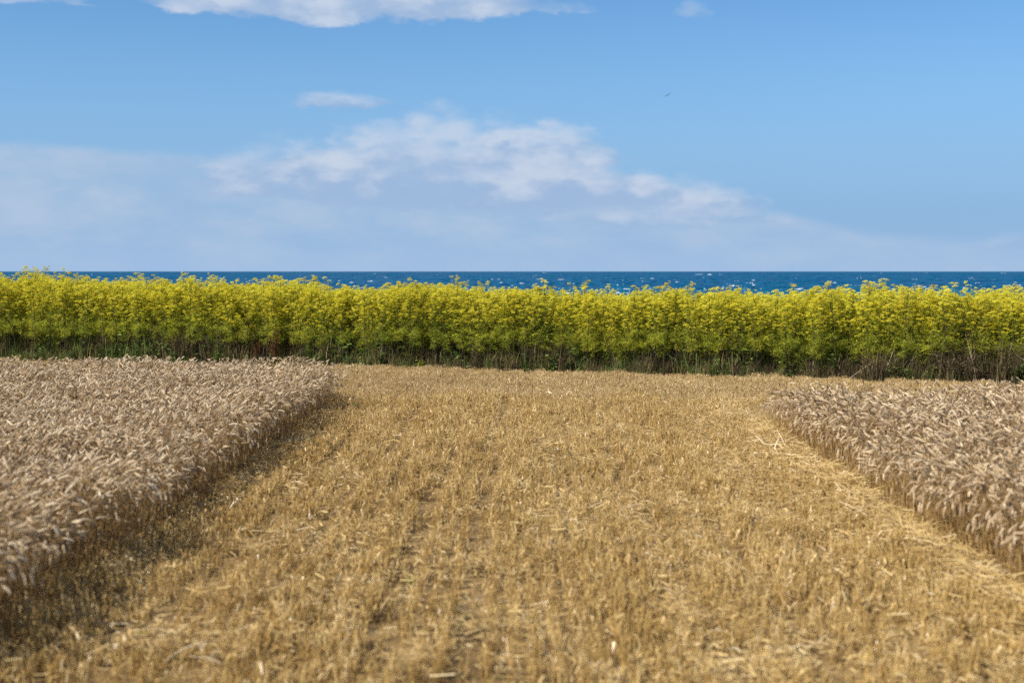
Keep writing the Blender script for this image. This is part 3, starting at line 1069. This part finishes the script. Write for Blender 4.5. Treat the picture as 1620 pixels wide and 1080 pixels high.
ru = np.random.default_rng(90)
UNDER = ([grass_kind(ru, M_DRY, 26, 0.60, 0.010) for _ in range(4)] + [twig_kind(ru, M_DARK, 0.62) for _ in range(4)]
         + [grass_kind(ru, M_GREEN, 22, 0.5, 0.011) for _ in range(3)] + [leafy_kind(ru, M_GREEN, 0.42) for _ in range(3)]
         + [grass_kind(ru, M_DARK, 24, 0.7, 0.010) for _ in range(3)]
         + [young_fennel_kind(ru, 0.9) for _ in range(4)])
n = 6500
t = r.uniform(-20, 17, n)
s = np.abs(r.normal(0.0, 0.75, n)) + 0.02 + 0.12 * np.sin(t * 2.1) + 0.10 * np.sin(t * 5.3) - 0.1
x = HT[0] * t + HN[0] * s
y = 31.9 + HT[1] * t + HN[1] * s
zone = value_noise(x, y, 15, 1.5)
u = r.random(n)
idx = np.where(u < 0.34, r.integers(0, 4, n), np.where(u < 0.39, r.integers(4, 8, n), np.where(u < 0.45 + 0.9 * zone, r.integers(8, 14, n), r.integers(14, 17, n))))
sz = r.choice([0.55, 0.75, 1.0, 1.35], n) * r.uniform(0.8, 1.15, n) * np.where(s < 0.2, 0.72, 1.0)
nb = 4200
tb, sb = r.uniform(-20, 17, nb), 0.35 + 4.2 * r.random(nb)
x = np.concatenate([x, HT[0] * tb + HN[0] * sb])
y = np.concatenate([y, 31.9 + HT[1] * tb + HN[1] * sb])
kb = np.where(r.random(nb) < np.where(sb < 1.2, 0.75, 0.45), r.integers(17, 21, nb), r.choice([0, 1, 2, 3, 8, 9, 10, 14, 15, 16], nb))
idx = np.concatenate([idx, kb])
sz = sz * (0.55 + 0.95 * value_noise(x[:n], y[:n], 16, 0.7))
sz = np.concatenate([sz, r.uniform(0.75, 1.25, nb) * np.where(kb < 17, 1.35, 1.0)])
n += nb
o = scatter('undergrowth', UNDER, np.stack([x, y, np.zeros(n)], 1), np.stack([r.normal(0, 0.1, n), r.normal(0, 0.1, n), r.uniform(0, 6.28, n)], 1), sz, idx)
tag(o, 'dark dry grass and dead weeds along the foot of the hedge', 'undergrowth', kind='stuff')


def at_hedge(px, s=-0.05):
    u = (px - 810) / F
    # point of the hedge's front line (moved by s across it) in this direction
    q0 = np.array((0.0, 31.9)) + HN * s
    y = (q0[1] - HSLOPE * q0[0]) / (1 - HSLOPE * u)
    return u * y, y


# single plants that stand out along the foot of the hedge
def dock_kind(rng, h):
    st, hd = MB(), MB()
    for k in range(5):
        az = rng.uniform(0, 6.28)
        top = np.array((math.cos(az) * 0.12 * h, math.sin(az) * 0.12 * h, h * rng.uniform(0.75, 1.0)))
        st.tube([(0.02 * k - 0.04, 0, -0.01), top * 0.5, top], [0.007, 0.006, 0.002], 4)
        for q in range(150):
            f = rng.uniform(0.35, 1.0)
            c = top * f + rng.normal(0, 0.035 * (1.25 - f), 3)
            v = rng.normal(0, 0.011, (3, 3))
            hd.poly(c + v[0], c + v[1], c + v[2])
    return st.mesh('dock_stalk', M_DOCK), hd.mesh('dock_seed_heads', M_DOCK)


rd = np.random.default_rng(123)
for px, h, lab in ((432, 0.95, 'dark red-brown dock with seed spikes at the hedge foot behind the left plot corner'),
                   (405, 0.62, 'lower rust-brown dock beside the dark red one at the hedge foot')):
    x, y = at_hedge(px, 0.0)
    e = obj('dock_plant', None, None, (x, y, 0))
    tag(e, lab, 'dock plant', 'dock plants at the hedge foot')
    a_, b_ = dock_kind(rd, h)
    obj('stalk', a_, e)
    obj('seed_heads', b_, e)['kind'] = 'stuff'


def bush_kind(rng, h, mat, n=22):
    tw, sd = MB(), MB()
    for _ in range(n):
        az = rng.uniform(0, 6.28)
        d = np.array((math.cos(az), math.sin(az), 0))
        l = h * rng.uniform(0.6, 1.05)
        out_ = rng.uniform(0.1, 0.75)
        p1 = d * l * out_ * 0.4 + (0, 0, l * 0.5)
        p2 = d * l * out_ * 0.9 + (0, 0, l * (1 - 0.3 * out_))
        tw.tube([(0, 0, -0.01), p1, p2], [0.004, 0.003, 0.0012], 3)
        for q in range(9):
            o = p1 + (p2 - p1) * rng.uniform(0, 1)
            e = o + rng.normal(0, 1, 3) * 0.07 * h / 0.7 + (0, 0, 0.04)
            tw.tube([o, e], [0.002, 0.001], 3)
            for z in range(4):
                c = e + rng.normal(0, 0.02, 3)
                v = rng.normal(0, 0.010, (3, 3))
                sd.poly(c + v[0], c + v[1], c + v[2])
    return tw.mesh('bush_twigs', mat), sd.mesh('bush_seed_heads', M_DARK)


for px, h, lab in ((1502, 0.80, 'dark grey-brown dead bush at the hedge foot, right of the green weeds'),
                   (1540, 0.62, 'low dead bush between the two larger grey-brown ones at the hedge foot'),
                   (1604, 0.95, 'dead grey bush at the extreme right end of the hedge foot')):
    x, y = at_hedge(px, -0.02)
    e = obj('dead_bush', None, None, (x, y, 0), rd.uniform(0, 6))
    tag(e, lab, 'dead bush', 'dead bushes at the hedge foot')
    a_, b_ = bush_kind(rd, h, M_DARK)
    obj('twigs', a_, e)
    obj('seed_heads', b_, e)['kind'] = 'stuff'

# bleached fallen stalks
for j, (px, dx, lean, Ln, lab) in enumerate(((1386, 0.0, 1.15, 0.8, 'bleached fallen stalk lowest in the pale heap at the hedge foot'),
                                             (1394, 0.0, 0.35, 0.75, 'bleached stalk standing upright out of the pale heap at the hedge foot'),
                                             (1402, 0.0, -0.95, 0.7, 'bleached stalk leaning left over the pale heap at the hedge foot'),
                                             (1335, 0.0, 0.95, 1.0, 'pale dry stalk leaning far over left of the pale heap'),
                                             (1548, 0.0, -0.25, 1.1, 'pale forked stalk upright between the dead bushes'),
                                             (52, 0.0, 0.03, 1.35, 'pale straight stalk upright at the left end of the hedge'),
                                             (378, 0.0, -1.02, 1.35, 'thin dark stem leaning across the hedge above the left plot'))):
    x, y = at_hedge(px, -0.06)
    b = MB()
    z0 = 0.0 if j < 6 else 0.75
    up = np.array((math.sin(lean), -0.05, math.cos(lean)))
    p0 = np.array((0, 0, z0 - 0.01 if j < 6 else z0))
    wig = np.array((0.02, 0.0, 0.03))
    b.tube([p0, p0 + up * Ln * 0.4 + wig, p0 + up * Ln], [0.0065, 0.0055, 0.0025], 5, True)
    for q in range(3):
        f = rd.uniform(0.4, 0.9)
        o_ = p0 + up * Ln * f + wig * (1 - f)
        b.tube([o_, o_ + np.array((rd.normal(0, 0.12), rd.normal(0, 0.05), rd.uniform(0.05, 0.22)))], [0.003, 0.0016], 4)
    o = obj('dry_stalk', b.mesh('dry_stalk', M_PALE if j < 5 else M_DRY if j == 5 else M_FSTEM), None, (x, y, 0))
    tag(o, lab, 'dry stalk', 'single dry stalks in the hedge')

# green weeds at the hedge foot and in the stubble
GREENS = [
    (1410, None, 0.40, M_GREEN, 'leafy green weed at the hedge foot right of the bleached stalks'),
    (1438, None, 0.45, M_GREEN, 'larger leafy green weed at the hedge foot left of the dead bushes'),
    (918, None, 0.45, M_GREEN, 'broad blue-green weed at the hedge foot behind the middle of the strip'),
    (665, None, 0.30, M_LIME, 'low yellow-green weed at the hedge foot left of centre'),
    (506, None, 0.50, M_GREEN, 'bright green weed at the hedge foot above the rounded wheat corner'),
    (1095, None, 0.35, M_GREEN, 'small green weed at the hedge foot right of centre'),
    (559, 652, 0.16, M_LIME, 'lime green seedling in the stubble right of the left plot corner'),
    (1341, 760, 0.22, M_LIME, 'green weed at the foot of the right plot beside the straw line'),
    (1527, 877, 0.16, M_LIME, 'tiny green weed among the right plot stems near the straw line'),
    (218, 1024, 0.10, M_LIME, 'single green blade tuft in the stubble at the bottom left'),
    (653, 932, 0.09, M_LIME, 'tiny green seedling in the open stubble left of centre')]
for px, py, h, mat, lab in GREENS:
    if py is None:
        x, y = at_hedge(px, -0.10)
    else:
        x, y, _ = ground(px, py)
    e = obj('green_weed', leafy_kind(rd, mat, h, 32 if py is None else 24), None, (x, y, 0))
    tag(e, lab, 'weed', 'green weeds')

# ------------------------------------------------------------------ single straws and clods that catch the eye
STRAW_SPOTS = [
    (795, 825, 0.30, 2.0, 'curved pale straw standing out near the middle of the strip'),
    (903, 873, 0.10, 1.3, 'short glinting straw upright right of the curved one'),
    (877, 744, 0.13, 1.5, 'small upright straw far up the middle of the strip'),
    (825, 745, 0.18, 1.4, 'thin upright straw left of another far up the strip'),
    (183, 996, 0.17, 0.1, 'thick pale straw lying flat in the stubble at the lower left'),
    (285, 1050, 0.35, 0.5, 'long bleached straw lying at the bottom left'),
    (330, 1058, 0.30, -0.2, 'pale straw crossing the long bleached one at the bottom left'),
    (1060, 925, 0.25, 1.9, 'leaning straw right of centre in the lower strip'),
    (1433, 1035, 0.20, 2.1, 'straw leaning left at the lower right'),
    (1230, 1050, 0.14, 0.1, 'short white straw lying flat at the bottom right'),
    (1446, 835, 0.22, 2.2, 'yellow straw sticking up out of the straw line by the right plot'),
    (1490, 845, 0.25, 2.5, 'yellow straw leaning against the foot of the right plot'),
    (990, 815, 0.26, 0.6, 'long thin straw slanting right of the curved pale one'),
    (840, 842, 0.16, 0.3, 'pale straw lying just below the curved one')]
for px, py, Ln, ang_, lab in STRAW_SPOTS:
    x, y, _ = ground(px, py, 0.08)
    b = MB()
    d = np.array((math.cos(ang_), -0.35, math.sin(ang_)))
    d /= np.linalg.norm(d)
    nrm = np.array((-d[2], 0, d[0]))
    ps = [-d * Ln / 2, -d * Ln * 0.1 + nrm * Ln * 0.07, d * Ln * 0.2 + nrm * Ln * 0.06, d * Ln / 2]
    b.tube(ps, [0.003, 0.0036, 0.0036, 0.0025], 6, True)
    z = max(0.05 + abs(math.sin(ang_)) * Ln * 0.42, 0.09)
    tag(obj('loose_straw', b.mesh('loose_straw', M_PALE), None, (x, y, z)), lab, 'straw', 'single straws standing out of the stubble')

CLODS = [(1262, 877, 0.10, 'dark crumbly clod in the stubble left of the straw line'),
         (1278, 868, 0.06, 'small dark clod touching the upper right of a bigger one'),
         (1292, 940, 0.09, 'dark clod at the lower right below the two close ones'),
         (1412, 955, 0.10, 'dark clod at the lower right nearest the straw line'),
         (1368, 962, 0.07, 'dark clod left of the one nearest the straw line'),
         (833, 850, 0.06, 'dark clod in the middle of the strip under the curved straw'),
         (500, 985, 0.07, 'dark clod in the lower left of the strip')]
for px, py, R, lab in CLODS:
    R *= 0.72
    x, y, _ = ground(px, py, 0.04)
    b = MB()
    nu, nv = 8, 6
    for i in range(nv + 1):
        for k in range(nu):
            th, ph = math.pi * i / nv, 2 * math.pi * k / nu
            rr = R * (1 + (rd.normal(0, 0.14) if 0 < i < nv else 0))
            b.v.append(np.array((rr * math.sin(th) * math.cos(ph) * 1.25, rr * math.sin(th) * math.sin(ph), rr * 0.8 * math.cos(th))))
    for i in range(nv):
        for k in range(nu):
            b.f.append((i * nu + k, (i + 1) * nu + k, (i + 1) * nu + (k + 1) % nu, i * nu + (k + 1) % nu))
    tag(obj('soil_clod', b.mesh('soil_clod', M_CLOD), None, (x, y, R * 0.25)), lab, 'clod', 'soil clods in the stubble')

# ------------------------------------------------------------------ the gull over the sea
D = 270.0
b = MB()
prof = [(-0.30, 0.015, 0.0), (-0.2, 0.05, 0), (0.0, 0.075, 0), (0.14, 0.06, 0.01), (0.2, 0.04, 0.02), (0.25, 0.042, 0.025), (0.29, 0.03, 0.02), (0.35, 0.006, 0.01)]
b.tube([(xx, 0, zz) for xx, rr, zz in prof], [rr for xx, rr, zz in prof], 8, True)
for sgn in (-1, 1):                                    # wings, bent at the wrist
    a = len(b.v)
    for f, (yy, zz, xl, xt) in enumerate([(0.03, 0.03, 0.12, -0.10), (0.30, 0.16, 0.17, -0.05), (0.62, 0.05, 0.02, -0.14), (0.78, -0.03, -0.16, -0.20)]):
        th = 0.018 * (1 - f / 4)
        for q in ((xl, zz), ((xl + xt) / 2, zz + th), (xt, zz), ((xl + xt) / 2, zz - th * 0.5)):
            b.v.append(np.array((q[0], sgn * yy, q[1])))
    for f in range(3):
        for k in range(4):
            b.f.append((a + f * 4 + k, a + f * 4 + (k + 1) % 4, a + (f + 1) * 4 + (k + 1) % 4, a + (f + 1) * 4 + k))
b.poly((-0.28, -0.03, 0.005), (-0.42, -0.08, 0), (-0.43, 0.08, 0), (-0.28, 0.03, 0.005))
m = mat_plain('gull_feathers', [(0.0, (0.55, 0.57, 0.60)), (1.0, (0.55, 0.57, 0.60))], 0.7, 0.2)
g = obj('gull', b.mesh('gull', m, True), None, ((1055 - 810) / F * D, D, EYE + (HORIZON - 153) / F * D))
g.rotation_euler = (math.radians(-28), math.radians(8), math.radians(60))
tag(g, 'small grey gull gliding in the clear sky over the sea', 'gull')
